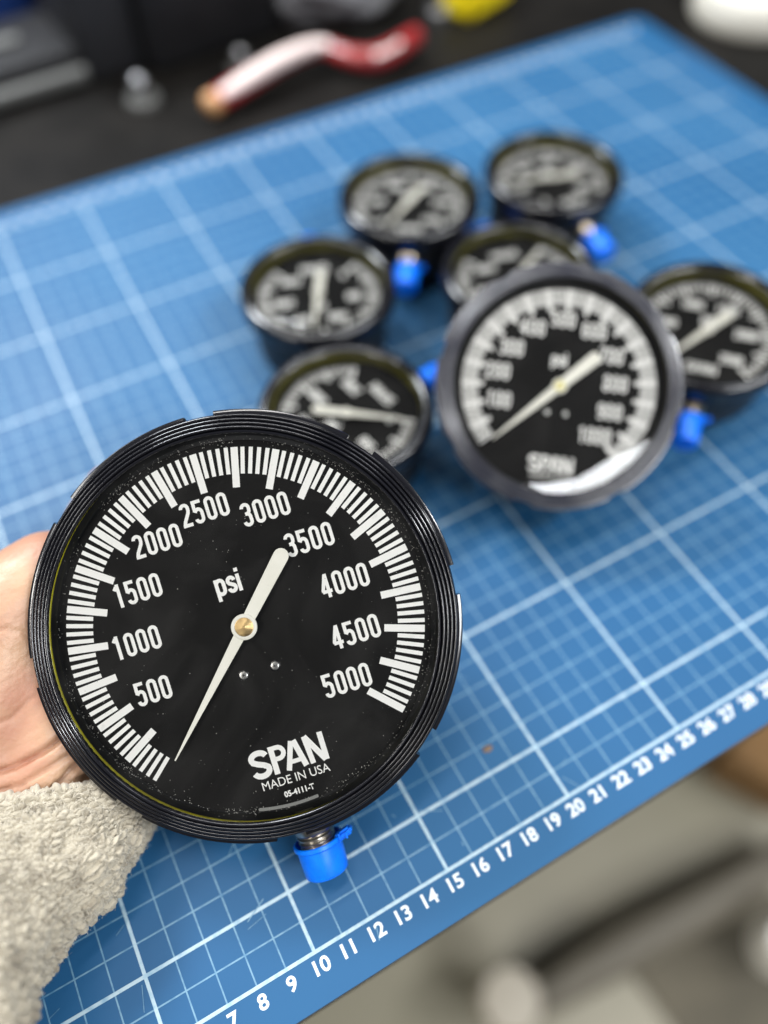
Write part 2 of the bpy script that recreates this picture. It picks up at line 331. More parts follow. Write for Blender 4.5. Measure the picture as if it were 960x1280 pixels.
# ------------------------------------------------------------------ gauges
def large_gauge(name, matrix, label, p, q, spec, group=None):
    """p = cm per unit at the face, q = cm per unit on the dial"""
    t = empty(name, matrix, label, 'pressure gauge', group)
    R = spec['R']; lip = spec['lip']; m = spec['mat']
    # bezel: rear skirt, four rounded ridges stepping inwards, flat inner lip and the recess wall
    prof = [(R-14, -34), (R-1.5, -34), (R, -32), (R, -16)]
    nr = spec['ridges']; span = (R-2-lip-4)/nr
    for k in range(nr):
        r0 = R-1-span*k; z0 = -13+10.5*k/nr
        prof += [(r0-.02*span, z0-1.6)]+[(r0-span*(.46-.46*math.cos(b*PI/9)), z0-.8+4.6*math.sin(b*PI/9)**.8) for b in [.0, .25, .5, .8, 1.2, 1.7, 2.2, 2.8, 3.4, 4, 4.5, 5, 5.6, 6.2, 6.8, 7.3, 7.8, 8.2, 8.5, 8.75, 9]]+[(r0-.95*span, z0-1.4)]
    prof += [(lip+3.4, 0.2), (lip+1.4, 0.4), (lip+.3, -.4), (lip, -1.6), (lip+.2, -3.0), (lip+1.5, -9.5), (lip+11, -10.5), (lip+11, -33.5)]
    V, F = lathe([(r*p, z*p) for r, z in prof], 480); mesh_obj('bezel', V, F, m, t, smooth=50)
    # lugs round the rear edge
    l0 = None
    for k, a in enumerate(spec['lugs']):
        if l0 is None:
            zc = -20
            pr = [(R-7, zc-12), (R+4.4, zc-12), (R+5.6, zc-10), (R+5.8, zc+1.0), (R+5.0, zc+2.6), (R+3.0, zc+3.2), (R+.6, zc+3.4), (R-7, zc+3.4)]
            V, F = lathe([(r*p, z*p) for r, z in pr], 22, math.radians(-18.5), math.radians(18.5), closed=True)
            l0 = mesh_obj('bezel_lug', V, F, m, t, smooth=35); l = l0
        else:
            l = l0.copy(); COL.objects.link(l)
        l.rotation_euler.z = math.radians(a)
    # knurl seen through the window on the recess wall
    bm = bmesh.new()
    nk = spec['knurl']
    for k in range(nk):
        a = 2*PI*k/nk
        mt = Matrix.Rotation(a, 4, 'Z')
        add_box(bm, ((lip+8.6)*p, 0, -14.6*p), (6.6*p, 4.8*p, 8*p), mt)
    tag(bm_obj('knurl_tooth', bm, spec['knurlmat'], t), kind='stuff')
    # case
    D = spec['depth']
    pr = [(0, -D), (R*.60, -D), (R*.66, -D+2), (R*.90, -D+6), (R*.935, -D+12), (R*.94, -34), (R*.90, -30)]
    V, F = lathe([(max(r, .01)*p, z*p) for r, z in pr], 128); mesh_obj('case', V, F, M['case'], t, smooth=40)
    # dial, gasket, window
    V, F = lathe([((lip+10.5)*p, -33*p), (.01, -33*p)], 96); mesh_obj('dial_backing', V, F, M['case'], t)
    V, F = lathe([(spec['rdial']*p, -24*p), (spec['rdial']*p, -22*p), (.01, -22*p)], 160); mesh_obj('dial', V, F, M['dial'], t, smooth=30)
    tr = 2.3*p; rr = (lip+9.0)*p; V, F = lathe([(rr+tr*math.cos(b*PI/5), -27*p+tr*math.sin(b*PI/5)) for b in range(10)], 160, closed=True)
    mesh_obj('gasket', V, F, spec['gasket'], t, smooth=80)
    V, F = lathe([((lip+.8)*p, -4.6*p), (0.001, -4.6*p)], 96); mesh_obj('window', V, F, M['glass'], t)
    zd = -22*p+.006
    # scale: 20 divisions of five, the zero mark itself is not printed
    V = []; F = []
    for k in range(1, 101):
        a = math.radians(225-2.7*k); major = k % 5 == 0
        w = (4.5 if major else 2.55); ri = spec['ri_major'] if major else spec['ri_minor']; ro = spec['ro']
        c, s_ = math.cos(a), math.sin(a)
        b = len(V)
        for rad, sd in ((ri, -1), (ri, 1), (ro, 1), (ro, -1)):
            V.append(((c*rad-s_*sd*w)*q, (s_*rad+c*sd*w)*q, zd))
        F.append((b, b+3, b+2, b+1))
    mesh_obj('scale_marks', V, F, M['white'], t)
    for s_, x, y in spec['labels']:
        V = []; F = []; number_shapes(s_, x*q, y*q, q*spec['dsc'], V, F, zd)
        mesh_obj('scale_number', V, F, M['white'], t)
    V = []; F = []; x = -16*q
    for ch in 'psi':
        adv, st = letter_strokes(ch)
        for k, s_ in enumerate(st): ribbon(s_, 2.1, V, F, zd+k*.0006, x-4*q, 46*q, q*1.12)
        x += adv*q*1.12+1.9*q
    mesh_obj('unit_lettering', V, F, M['white'], t)
    V = []; F = []; brand_shapes(2.5*q, -171.5*q, q, V, F, zd); mesh_obj('maker_lettering', V, F, M['white'], t)
    text_mesh('origin_lettering', 'MADE IN USA', 15.6*q, M['white'], t, (4*q, -199.5*q, zd), offset=0, xs=.93)
    if spec.get('code'): text_mesh('code_lettering', '05-4111-T', 9.8*q, M['white'], t, (3.5*q, -216.5*q, zd), offset=.35*q, xs=.93)
    V = []; F = []; ribbon(arc(0, 0, 230.5, 230.5, 257, 276, 14), 2.0, V, F, zd, sc=q); mesh_obj('edge_label', V, F, M['grey_label'], t)
    # two dial screws
    s0 = None
    for x in (-20.5, 20.5):
        if s0 is None:
            V, F = lathe([(.01, .9*q), (2.2*q, .9*q), (2.6*q, 1.2*q), (4.0*q, 1.2*q), (4.9*q, .9*q), (5.4*q, 0)], 28); s0 = mesh_obj('dial_screw', V, F, M['screw'], t, smooth=30)
            V, F = lathe([(5.9*q, .0), (6.8*q, .02)], 28); h = mesh_obj('screw_hole', V, F, M['plastic'], s0)
            bm = bmesh.new(); add_box(bm, (0, 0, 1.0*q), (3.6*q, .9*q, .5*q)); add_box(bm, (0, 0, 1.1*q), (.9*q, 3.6*q, .5*q)); bm_obj('cross_slot', bm, M['plastic'], s0)
            s = s0
        else: s = copy_tree(s0, t)
        s.location = Vector((x*q, -58.5*q, zd+.002))*S; s.rotation_euler.z = x
    # pointer
    zp = -13*p; a = math.radians(spec['pointer'])
    out = [(0.9, -186.5), (7.2, -8), (8.2, 30), (9.8, 99)]+[(9.8*math.cos(b*PI/8), 99+9.8*math.sin(b*PI/8)) for b in range(1, 8)]+[(-9.8, 99), (-8.2, 30), (-7.2, -8), (-.9, -186.5)]
    bm = bmesh.new(); f = bm.faces.new([bm.verts.new((x*q*spec.get('pw', 1), y*q, 0)) for x, y in out])
    g = bmesh.ops.extrude_face_region(bm, geom=[f]); bmesh.ops.translate(bm, vec=(0, 0, 1.1*p), verts=[v for v in g['geom'] if isinstance(v, bmesh.types.BMVert)])
    bmesh.ops.bevel(bm, geom=[e for e in bm.edges if len(e.link_faces) == 2 and e.calc_face_angle(0) > 1.2], offset=.25*p, segments=1, affect='EDGES')
    nd2 = bm_obj('pointer', bm, M['needle'], t); nd2.location = (0, 0, zp*S); nd2.rotation_euler.z = a
    V, F = lathe([(11.5*q, 1.2*p), (12.0*q, 2.4*p), (15.2*q, 2.6*p), (16.2*q, 1.9*p), (16.4*q, 0)], 64); mesh_obj('hub', V, F, M['needle'], nd2, smooth=40)
    V, F = lathe([(.01, 2.2*p), (1.2*q, 2.25*p), (1.6*q, 2.5*p), (3.0*q, 2.2*p), (11.0*q, 1.9*p), (11.8*q, 1.4*p), (11.9*q, .2*p)], 64); mesh_obj('hub_pin', V, F, spec['pin'], nd2, smooth=35)
    return t, zd

UX = RX; UY = -RY; UZ = -RZ
def facing(pos, rot_deg, tilt=None):
    """frame whose z looks back along the line of sight, text upright turned by rot_deg anticlockwise"""
    a = math.radians(rot_deg)
    ex = UX*math.cos(a)+UY*math.sin(a); ey = -UX*math.sin(a)+UY*math.cos(a); ez = UZ
    m = Matrix((ex, ey, ez)).transposed()
    if tilt is not None: m = Matrix.Rotation(math.radians(tilt[0]), 3, tilt[1]) @ m
    return Matrix.Translation(Vector(pos)*S) @ m.to_4x4()

P0 = 0.024822; Q0 = 0.025386
held_spec = dict(rdial=238, R=271.5, lip=244.5, ridges=4, mat=M['plastic'], knurlmat=M['ring'], knurl=150, depth=116, gasket=M['gasket'],
    lugs=[80-17.2+45*k for k in range(8)], ri_major=173.5, ri_minor=190.5, ro=224, dsc=1.03, code=1, pointer=-44.2-.3, pin=M['brass'],
    labels=[('500', -134.3, -43.2), ('1000', -136.6, 20.3), ('1500', -116.4, 82.1), ('2000', -74.2, 133.9), ('2500', -6.3, 153.7),
            ('3000', 66.6, 132.2), ('3500', 107.9, 79.7), ('4000', 134.8, 17.9), ('4500', 129.3, -47.3), ('5000', 100.7, -102.4)])
held, zd = large_gauge('pressure_gauge', facing((12.175, 8.294, 6.555), 17.2), 'large sharp black pressure gauge held in the hand, scale to 5000 psi', P0, Q0, held_spec)
# dust and tiny bubbles behind the window of the near gauge
V = []; F = []
def speck(x, y, r, z):
    b = len(V); n = 5; a0 = rnd.random()*6
    for i in range(n): V.append((x+r*math.cos(a0+2*PI*i/n)*rnd.uniform(.7, 1.2), y+r*math.sin(a0+2*PI*i/n)*rnd.uniform(.7, 1.2), z))
    F.append(tuple(range(b, b+n)))
for k in range(460):
    a = rnd.uniform(0, 2*PI); r = rnd.uniform(0, 1)**.5*232
    if noise.noise(Vector((r*math.cos(a)*.02, r*math.sin(a)*.02, 3))) < rnd.uniform(-.5, .35): continue
    speck(r*math.cos(a)*Q0, r*math.sin(a)*Q0, rnd.choice((.22, .3, .3, .4, .6))*Q0, -5.4*P0-k*1e-5)
for k in range(1500):
    a = rnd.uniform(0, 2*PI); r = rnd.gauss(232, 3.2)
    if noise.noise(Vector((math.cos(a)*4, math.sin(a)*4, 9))) < rnd.uniform(-.5, .45): continue
    if r > 241: continue
    speck(r*math.cos(a)*Q0, r*math.sin(a)*Q0, rnd.choice((.25, .35, .5, .7))*Q0, zd+.012+k*1e-5)
tag(mesh_obj('dust', V, F, M['dust'], held), kind='stuff')

def threaded_stem(t, p, z, r0, R0, R1, material, capname='cap', rcap=None, lcap=None):
    """stem along -y of the gauge with the blue cap on its end"""
    fr = Matrix.Rotation(math.radians(90), 4, 'X')
    pr = [(.01, R0), (r0*1.15, R0)]
    y = R0
    pr += [(r0*1.15, R0+.35), (r0*.95, R0+.45)]
    y = R0+.45
    if r0 > .55: pr += [(r0*1.0, y), (r0*1.04, y+.06), (r0*1.04, y+.42), (r0*.97, y+.5)]; y += .55
    while y < R1-.1:
        pr += [(r0*.92, y), (r0, y+.05), (r0, y+.09), (r0*.92, y+.14)]; y += .15
    pr += [(.01, R1)]
    V, F = lathe(pr, 40); V = [(x, -zz, yy) for x, yy, zz in V]      # lathe axis -> -y
    s = mesh_obj('stem', V, F, material, t, smooth=35, loc=(0, 0, z))
    rc = rcap; L = lcap
    y0 = R1-.55
    pr = [(rc*.80, y0+.35), (rc*1.02, y0), (rc*1.10, y0+.02), (rc*1.10, y0+.14), (rc, y0+.2), (rc*.985, y0+L*.5), (rc*.955, y0+L*.9), (rc*.93, y0+L*.96), (rc*.86, y0+L), (.01, y0+L)]
    V, F = lathe(pr, 48); V = [(x, -zz, yy) for x, yy, zz in V]
    c = mesh_obj('cap', V, F, M['cap'], t, smooth=40, loc=(0, 0, z))
    # pull tab: a small ribbed ear at the open end
    bm = bmesh.new(); ang = math.radians(20)
    mt = Matrix.Translation((rc*1.18, -y0-.02, rc*.25)) @ Matrix.Rotation(ang, 4, 'Z')
    add_box(bm, (0, 0, 0), (rc*.85, rc*.34, rc*.5), mt)
    bmesh.ops.bevel(bm, geom=list(bm.edges), offset=rc*.1, segments=2, affect='EDGES')
    for k in (-1, 1): 
        add_box(bm, (k*rc*.16, 0, rc*.28), (rc*.07, rc*.26, rc*.1), mt @ Matrix.Rotation(-.4, 4, 'Z'))
    bm_obj('pull_tab', bm, M['cap'], c, smooth=40)
    return s
threaded_stem(held, P0, -1.45, .62, 6.2, 8.0, M['steel'], rcap=.76, lcap=1.16)

# the middle gauge, propped face-on against the small ones by its rear stem
P1 = 0.018202; Q1 = P1*1.012
mid_spec = dict(pw=1.4, rdial=230, R=268.5, lip=236, ridges=3, mat=M['ring'], knurlmat=M['case'], knurl=90, depth=150, gasket=M['olive'],
    lugs=[12+45*k for k in range(8)], ri_major=165, ri_minor=178, ro=213, dsc=1.2, pointer=-45.0, pin=M['cream_pin'],
    labels=[('100', -127.5, -43.8), ('200', -136.9, 18.4), ('300', -113.6, 72.3), ('400', -72.1, 121.4), ('500', -8.3, 146.8), ('600', 62.5, 129.1), ('700', 105.5, 79.8), ('800', 121.6, 20.2), ('900', 116.9, -42.0), ('1000', 90.3, -98.0)])
mid, zd1 = large_gauge('pressure_gauge', facing((27.482, 12.400, 5.552), -7.0), 'medium gauge with greyish rim propped face-on over the small gauges, white glare at its bottom', P1, Q1, mid_spec)
rs = threaded_stem(mid, P1, 0, .5, 0, 1.4, M['steel'], rcap=.6, lcap=1.2)
rs.rotation_euler.x = PI/2; rs.location = (0, 0, -150*P1*S)
for c in mid.children:
    if c.name.startswith('cap'): c.rotation_euler.x = PI/2; c.location = (0, 0, -150*P1*S)

# added crescent at the window's low edge, tilted to mirror the ceiling panel as glare
crescent = [(-0.8689, -4.0665), (-0.199, -4.0164), (0.4236, -3.8434), (1.1058, -3.6309), (1.6338, -3.2119), (2.1619, -2.7929), (2.7294, -2.4335), (3.273, -2.1414), (3.7137, -1.7976), (4.1149, -1.3942), (4.0025, -2.0518), (3.7399, -2.5348), (3.3426, -2.9699), (2.8184, -3.4206), (2.2509, -3.78), (1.6399, -4.0482), (1.0212, -4.2529), (0.3869, -4.3308), (-0.263, -4.2818)]
V = [(x, y, 0) for x, y in crescent]; bn = Vector((0.1052, -0.0695, 0.992)); bc = Vector((sum(v[0] for v in V)/len(V), sum(v[1] for v in V)/len(V), 0))
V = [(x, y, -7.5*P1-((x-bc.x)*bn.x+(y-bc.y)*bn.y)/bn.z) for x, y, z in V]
mesh_obj('glare_mirror', V, [tuple(range(len(V)))], M['glass'], mid)

def small_gauge(name):
    t = empty(name, Matrix.Identity(4), 'x', 'pressure gauge', None)
    pr = [(3.18, -.95), (3.55, -.93), (3.66, -.85), (3.68, -.35), (3.64, -.14), (3.52, -.03), (3.34, 0), (3.22, -.03), (3.16, -.10), (3.16, -.16), (3.22, -.18)]
    V, F = lathe(pr, 120); mesh_obj('bezel', V, F, M['plastic'], t, smooth=40)
    V, F = lathe([(3.22, -.18), (3.20, -.24), (3.17, -.27), (3.14, -.34), (3.12, -.60), (3.2, -.64)], 96); mesh_obj('gasket', V, F, M['olive'], t, smooth=60)
    V, F = lathe([(3.22, -.62), (3.18, -.78)], 96); mesh_obj('recess_wall', V, F, M['case'], t, smooth=60)
    pr = [(.01, -3.72), (2.3, -3.72), (2.45, -3.62), (3.05, -3.5), (3.2, -3.3), (3.25, -1.05), (3.18, -.92)]
    V, F = lathe(pr, 96); mesh_obj('case', V, F, M['case'], t, smooth=35)
    V, F = ngon_disc(3.2, -.76, 96); mesh_obj('dial', V, F, M['dial'], t)
    V, F = lathe([(3.2, -.14), (.001, -.14)], 72); mesh_obj('window', V, F, M['glass'], t)
    zd = -.755; V = []; F = []
    for k in range(0, 51):
        a = math.radians(225-5.4*k); mj = k % 5 == 0; w = .075 if mj else .05; ri = 2.2 if mj else 2.42; ro = 2.86
        c, s_ = math.cos(a), math.sin(a); b = len(V)
        for rad, sd in ((ri, -1), (ri, 1), (ro, 1), (ro, -1)): V.append((c*rad-s_*sd*w, s_*rad+c*sd*w, zd))
        F.append((b, b+3, b+2, b+1))
    mesh_obj('scale_marks', V, F, M['white'], t)
    for k, s_ in enumerate(('0', '500', '1000', '1500', '2000', '2500')):
        a = math.radians(225-54*k); V = []; F = []
        rr = 1.72 if len(s_) > 1 else 1.9
        number_shapes(s_, math.cos(a)*rr*.98, math.sin(a)*rr, .0155, V, F, zd, hw=2.9); mesh_obj('scale_number', V, F, M['white'], t)
    V = []; F = []; x = -.2
    for ch in 'psi':
        adv, st = letter_strokes(ch)
        for k, s_ in enumerate(st): ribbon(s_, 2.6, V, F, zd+k*.0006, x, .6, .019)
        x += adv*.019+.03
    mesh_obj('unit_lettering', V, F, M['white'], t)
    V = []; F = []; brand_shapes(0, -1.95, .0135, V, F, zd); mesh_obj('maker_lettering', V, F, M['white'], t)
    out = [(.03, -2.45), (.17, -.1), (.19, .4), (.22, 1.25)]+[(.22*math.cos(b*PI/6), 1.25+.22*math.sin(b*PI/6)) for b in range(1, 6)]+[(-.22, 1.25), (-.19, .4), (-.17, -.1), (-.03, -2.45)]
    bm = bmesh.new(); f = bm.faces.new([bm.verts.new((x, y, 0)) for x, y in out])
    g = bmesh.ops.extrude_face_region(bm, geom=[f]); bmesh.ops.translate(bm, vec=(0, 0, .03), verts=[v for v in g['geom'] if isinstance(v, bmesh.types.BMVert)])
    nd = bm_obj('pointer', bm, M['needle'], t, loc=(0, 0, -.5))
    V, F = lathe([(.01, .08), (.18, .08), (.24, .05), (.25, 0)], 32); mesh_obj('hub', V, F, M['needle'], nd, smooth=40)
    threaded_stem(t, 1, -1.75, .48, 3.1, 4.5, M['stem_brass'], rcap=.56, lcap=1.35)
    return t
# centre of the face, direction of the stem and of the pointer tip (degrees on the bench), what tells each apart
rows = [((37.65, 26.5, 3.82), -91.8, 162.3, None, 'farthest small black gauge, top right of the pile'), ((29.83, 28.52, 3.82), -121.5, -149.2, None, 'small black gauge at the back, blue cap directly below it'), ((22.48, 24.5, 3.82), 70, -121.1, None, 'small black gauge at the left of the pile with needle upright'), ((20.15, 17.07, 3.82), 10.9, -37.5, None, 'small black gauge just above the large held gauge, white needle lying level'), ((31.44, 20.67, 3.82), 75, 30, None, 'small black gauge mostly hidden behind the propped medium gauge'), ((36.34, 13.02, 4.32), -135.9, -173.6, (8, (0.52, -0.85, 0)), 'small black gauge at the right edge of the photo, blue cap pointing down')]
proto = small_gauge('pressure_gauge')
for k, (loc, stem, tip, tilt, label) in enumerate(rows):
    g = proto if k == 0 else copy_tree(proto)
    m = Matrix.Rotation(math.radians(stem+90), 4, 'Z')
    if tilt: m = Matrix.Rotation(math.radians(tilt[0]), 4, Vector(tilt[1])) @ m
    g.matrix_world = Matrix.Translation(Vector(loc)*S) @ m @ Matrix.Scale(1.02, 4)
    g['label'] = label; g['group'] = 'small black pressure gauges lying in a pile on the mat'
    for c in g.children:
        if c.name.startswith('pointer'): c.rotation_euler.z = math.radians(tip-stem)

# ------------------------------------------------------------------ the person: hand and sleeve
person = empty('person', Matrix.Translation(Vector((3.642, 7.172, 2.291))*S), 'left hand in a cream boucle knit sleeve cupping the large gauge from below left', 'person')
base = person.location.copy()
skin = vary(mat('skin', (0.46, 0.285, 0.175), 0.5, Subsurface_Weight=0.08, Subsurface_Radius=(0.010, 0.004, 0.002), Subsurface_Scale=0.35), 42, (0.41, 0.195, 0.125), lo=.38, hi=.68, bump=0.6, bscale=700, rough=(0.36, 0.54), dist=0.0003)
def capsule_chain(bm, pts, seg=18):
    for (a, ra), (b, rb) in zip(pts[:-1], pts[1:]):
        a, b = Vector(a), Vector(b); n = 10
        L = (b-a).length; steps = max(2, int(L/(min(ra, rb)*.35)))
        for i in range(steps+1):
            t = i/steps; r = bmesh.ops.create_icosphere(bm, subdivisions=3, radius=ra+(rb-ra)*t)
            bmesh.ops.translate(bm, vec=a+(b-a)*t, verts=r['verts'])
chains = [[((3.189, 6.381, 1.328), 1.5), ((3.979, 8.269, 1.718), 1.5), ((5.000, 9.630, 2.350), 1.75), ((5.925, 11.360, 3.170), 1.85), ((6.904, 13.287, 4.360), 1.85)],
    [((1.625, 7.024, 1.818), 1.5), ((2.427, 8.956, 2.358), 1.55), ((3.015, 10.549, 2.872), 1.9), ((4.188, 11.763, 3.706), 2.0), ((5.538, 13.552, 4.931), 1.95), ((7.088, 14.003, 5.076), 1.75)],
    [((5.779, 8.742, 0.874), 1.3), ((6.833, 11.095, 1.858), 1.35), ((7.866, 13.097, 3.109), 1.3)],
    [((4.083, 6.638, 1.037), 1.3), ((5.125, 7.702, 0.902), 1.35), ((5.856, 8.801, 1.053), 1.3)],
    [((6.436, 13.968, 4.853), 1.6), ((8.313, 15.003, 4.482), 1.1), ((10.114, 14.782, 4.192), 0.95), ((11.227, 13.805, 3.846), 0.8)],
    [((7.234, 12.941, 2.701), 1.1), ((7.966, 15.205, 3.293), 0.95), ((8.852, 16.862, 3.697), 0.85), ((10.123, 17.564, 4.502), 0.72)],
    [((7.729, 12.486, 2.349), 1.1), ((9.655, 14.444, 3.012), 0.95), ((11.459, 15.551, 3.500), 0.85), ((12.773, 16.003, 4.172), 0.74)],
    [((7.873, 11.613, 1.763), 1.05), ((10.485, 12.887, 2.240), 0.9), ((12.390, 13.421, 2.544), 0.82), ((13.714, 13.574, 3.044), 0.72)],
    [((7.301, 10.447, 1.144), 0.95), ((9.651, 10.856, 1.273), 0.8), ((11.329, 10.976, 1.385), 0.72), ((12.512, 10.953, 1.618), 0.65)]]
bm = bmesh.new()
for c in chains: capsule_chain(bm, c)
me = bpy.data.meshes.new('hand_raw'); bmesh.ops.scale(bm, vec=(S, S, S), verts=bm.verts); bmesh.ops.translate(bm, vec=-base, verts=bm.verts)
bm.to_mesh(me); bm.free()
tmp = bpy.data.objects.new('hand_raw', me); COL.objects.link(tmp)
md = tmp.modifiers.new('r', 'REMESH'); md.mode = 'VOXEL'; md.voxel_size = 0.0011
md = tmp.modifiers.new('s', 'SMOOTH'); md.factor = .7; md.iterations = 45
dg = bpy.context.evaluated_depsgraph_get(); hm = bpy.data.meshes.new_from_object(tmp.evaluated_get(dg))
bpy.data.objects.remove(tmp)
creases = [[(3.334, 9.246, 3.408), (4.049, 8.949, 3.456), (5.023, 8.852, 3.702), (6.07, 8.886, 4.047), (7.118, 8.919, 4.391)], [(3.093, 8.816, 3.082), (4.065, 8.452, 3.171), (4.972, 8.392, 3.417), (6.01, 8.358, 3.719)], [(4.188, 7.359, 2.57), (4.727, 7.746, 2.963), (5.405, 7.959, 3.298), (6.175, 8.023, 3.574)], [(5.461, 6.536, 2.484), (5.916, 7.14, 2.978), (6.395, 7.365, 3.258)], [(5.242, 12.394, 5.84), (5.686, 12.295, 5.921), (6.028, 11.961, 5.831), (6.208, 11.495, 5.615)], [(4.041, 10.247, 4.213), (4.707, 10.125, 4.348), (5.396, 10.307, 4.668)], [(3.454, 7.885, 2.65), (4.0, 8.073, 2.929), (4.396, 8.099, 3.067)]]
cre = [[(Vector(p)-Vector(base)/S) for p in line] for line in creases]
def seg_d(p, a, b):
    ab = b-a; t = max(0, min(1, (p-a).dot(ab)/ab.length_squared)); return (p-(a+ab*t)).length
view = RZ
norms = [v.normal.copy() for v in hm.vertices]
for v, n in zip(hm.vertices, norms):
    p = v.co/S; pf = p-view*p.dot(view)
    d = 0.0
    if n.dot(view) < .3:
        for line, (w, dep) in zip(cre, [(0.09, 0.3), (0.07, 0.13), (0.09, 0.22), (0.08, 0.18), (0.06, 0.06), (0.07, 0.06), (0.06, 0.08)]):
            m_ = min(seg_d(pf, a-view*a.dot(view), b-view*b.dot(view)) for a, b in zip(line[:-1], line[1:]))
            d -= dep*math.exp(-(m_/w)**2)
    v1 = noise.voronoi(Vector((p.x*1.3+p.y*.6, p.y*3.2-p.x, p.z*2))+Vector((noise.noise(p*1.5), noise.noise(p*1.5+Vector((5, 5, 5))), 0))*.5)[0]
    d += .045*noise.noise(p*.7)+.006*noise.noise(p*4)-.016*max(0, 1-(v1[1]-v1[0])*7)
    v.co = v.co+n*(d*S)
hm.materials.clear(); hm.materials.append(skin)
hm.polygons.foreach_set('use_smooth', [True]*len(hm.polygons))
hand = bpy.data.objects.new('hand', hm); COL.objects.link(hand); hand.parent = person

wool = vary(mat('cream_boucle_wool', (0.43, 0.385, 0.30), 0.95, spec=0.15, Sheen_Weight=0.25), 160, (0.27, 0.235, 0.18), lo=.45, hi=.68, bump=0.35, bscale=1800, dist=0.0002)
fuzz = mat('cream_wool_fibre', (0.60, 0.55, 0.45), 0.9, spec=0.15)
rings = [((3.846, 7.93, 1.958), 3.8, 1.85, -0.12, 0.3), ((3.497, 7.102, 1.965), 3.85, 2.0, -0.12, 0.3), ((2.995, 6.26, 2.156), 3.6, 2.15, -0.08, 0.27), ((2.435, 5.574, 2.421), 3.2, 2.25, -0.02, 0.2), ((1.731, 5.107, 2.769), 2.65, 2.25, 0.04, 0.14), ((0.968, 4.166, 3.301), 2.4, 2.25, 0.1, 0.1), ((0.076, 3.052, 3.692), 2.7, 2.3, 0.1, 0), ((-1.276, 1.697, 4.039), 3.0, 2.4, 0.1, 0), ((-2.994, 0.01, 4.439), 3.3, 2.6, 0.1, 0)]      # centre, half width along RX, half depth, (front direction y, z in camera terms)
rc_ = [Vector(r[0]) for r in rings]
def ring_at(t):
    i = min(int(t), len(rings)-2); f = t-i
    i0, i1, i2, i3 = max(i-1, 0), i, i+1, min(i+2, len(rings)-1)
    def cr(g):
        a, b, c, d = g(i0), g(i1), g(i2), g(i3)
        return 0.5*((2*b)+(c-a)*f+(2*a-5*b+4*c-d)*f*f+(3*b-a-3*c+d)*f**3)
    return cr(lambda k: rc_[k]), cr(lambda k: rings[k][1]), cr(lambda k: rings[k][2]), cr(lambda k: rings[k][3]), cr(lambda k: rings[k][4])
NA, NT = 760, 500
V = []; ROW = []; arc_l = 0.0; prev = None
tmax = 6.6
for j in range(NT+24):
    inner = j < 24
    t = 0.0 if inner else (j-24)/(NT-1)*tmax
    c, wd, dp, ty, tz = ring_at(t)
    if not inner:
        if prev is not None: arc_l += (c-prev).length
        prev = c
    ROW.append(arc_l/.25 if not inner else -(24-j)*.12)
    ax = (ring_at(min(t+.3, tmax))[0]-ring_at(max(t-.3, 0))[0]).normalized()
    A = (RX*1.0+RY*ty+RZ*tz); A.normalize(); B = ax.cross(A).normalized()
    if B.dot(RZ) > 0: B = -B
    if inner:
        k = 24-j; sh = .30*math.sin(min(1, k/8)*PI/2)     # the rolled edge turns inwards and goes back down
        wd -= sh*1.5; dp -= sh*1.5; c = c-ax*(.22*math.sin(min(1, k/6)*PI))+ax*(max(0, k-6)*.10)
    for i in range(NA):
        a = 2*PI*i/NA
        fold = .12*math.sin(3*a+2.2*t+.6)+.07*math.sin(5*a-3.1*t)+.05*math.sin(7*a+4*t)
        fold *= min(1, .25+t*.5)
        p = c+A*((wd+fold)*math.cos(a))+B*((dp+fold)*math.sin(a))
        V.append(p)
    
rows_n = NT+24
def nrm(j, i):
    a = V[min(j+1, rows_n-1)*NA+i]-V[max(j-1, 0)*NA+i]; b = V[j*NA+(i+1) % NA]-V[j*NA+(i-1) % NA]
    n = b.cross(a)
    return n.normalized() if n.length > 1e-9 else Vector((0, 0, 1))
sgn = 1.0; RSC = .115
n0 = nrm(rows_n//2, 0); 
if n0.dot(V[(rows_n//2)*NA]-ring_at(tmax/2)[0]) < 0: sgn = -1.0
W2 = []; N2 = []
for j in range(rows_n):
    for i in range(NA):
        p = V[j*NA+i]; n = nrm(j, i)*sgn
        # rows of knitted loops, pushed about by noise
        wob = noise.noise(p*1.7)*.9; wob2 = noise.noise(p*1.7+Vector((9, 3, 1)))*.9; f1 = noise.noise(p*6)*.28; f2 = noise.noise(p*6+Vector((4, 4, 4)))*.28
        row = ROW[j]+wob*.7+f1; cu_ = i/NA*76+wob2+f2; r_ = math.floor(row); fr2 = row-r_
        cc = cu_+(.5 if r_ % 2 else 0)+.22*(abs(fr2-.5)); cf = cc-math.floor(cc)
        el = ((cf-.5)*2.05)**2+((fr2-.5)*2.0)**2
        hsh = noise.cell(Vector((math.floor(cc) % 76, r_, 2)))
        h = (.15+.10*hsh)*max(0.0, 1-el)**.42-.04
        h += .05*noise.noise(p*1.2)+.022*noise.noise(p*13)
        W2.append(p+n*h-base/S); N2.append(n)
F = [(j*NA+i, j*NA+(i+1) % NA, (j+1)*NA+(i+1) % NA, (j+1)*NA+i) for j in range(rows_n-1) for i in range(NA)]
sleeve = mesh_obj('sleeve', W2, F, wool, person, smooth=180)
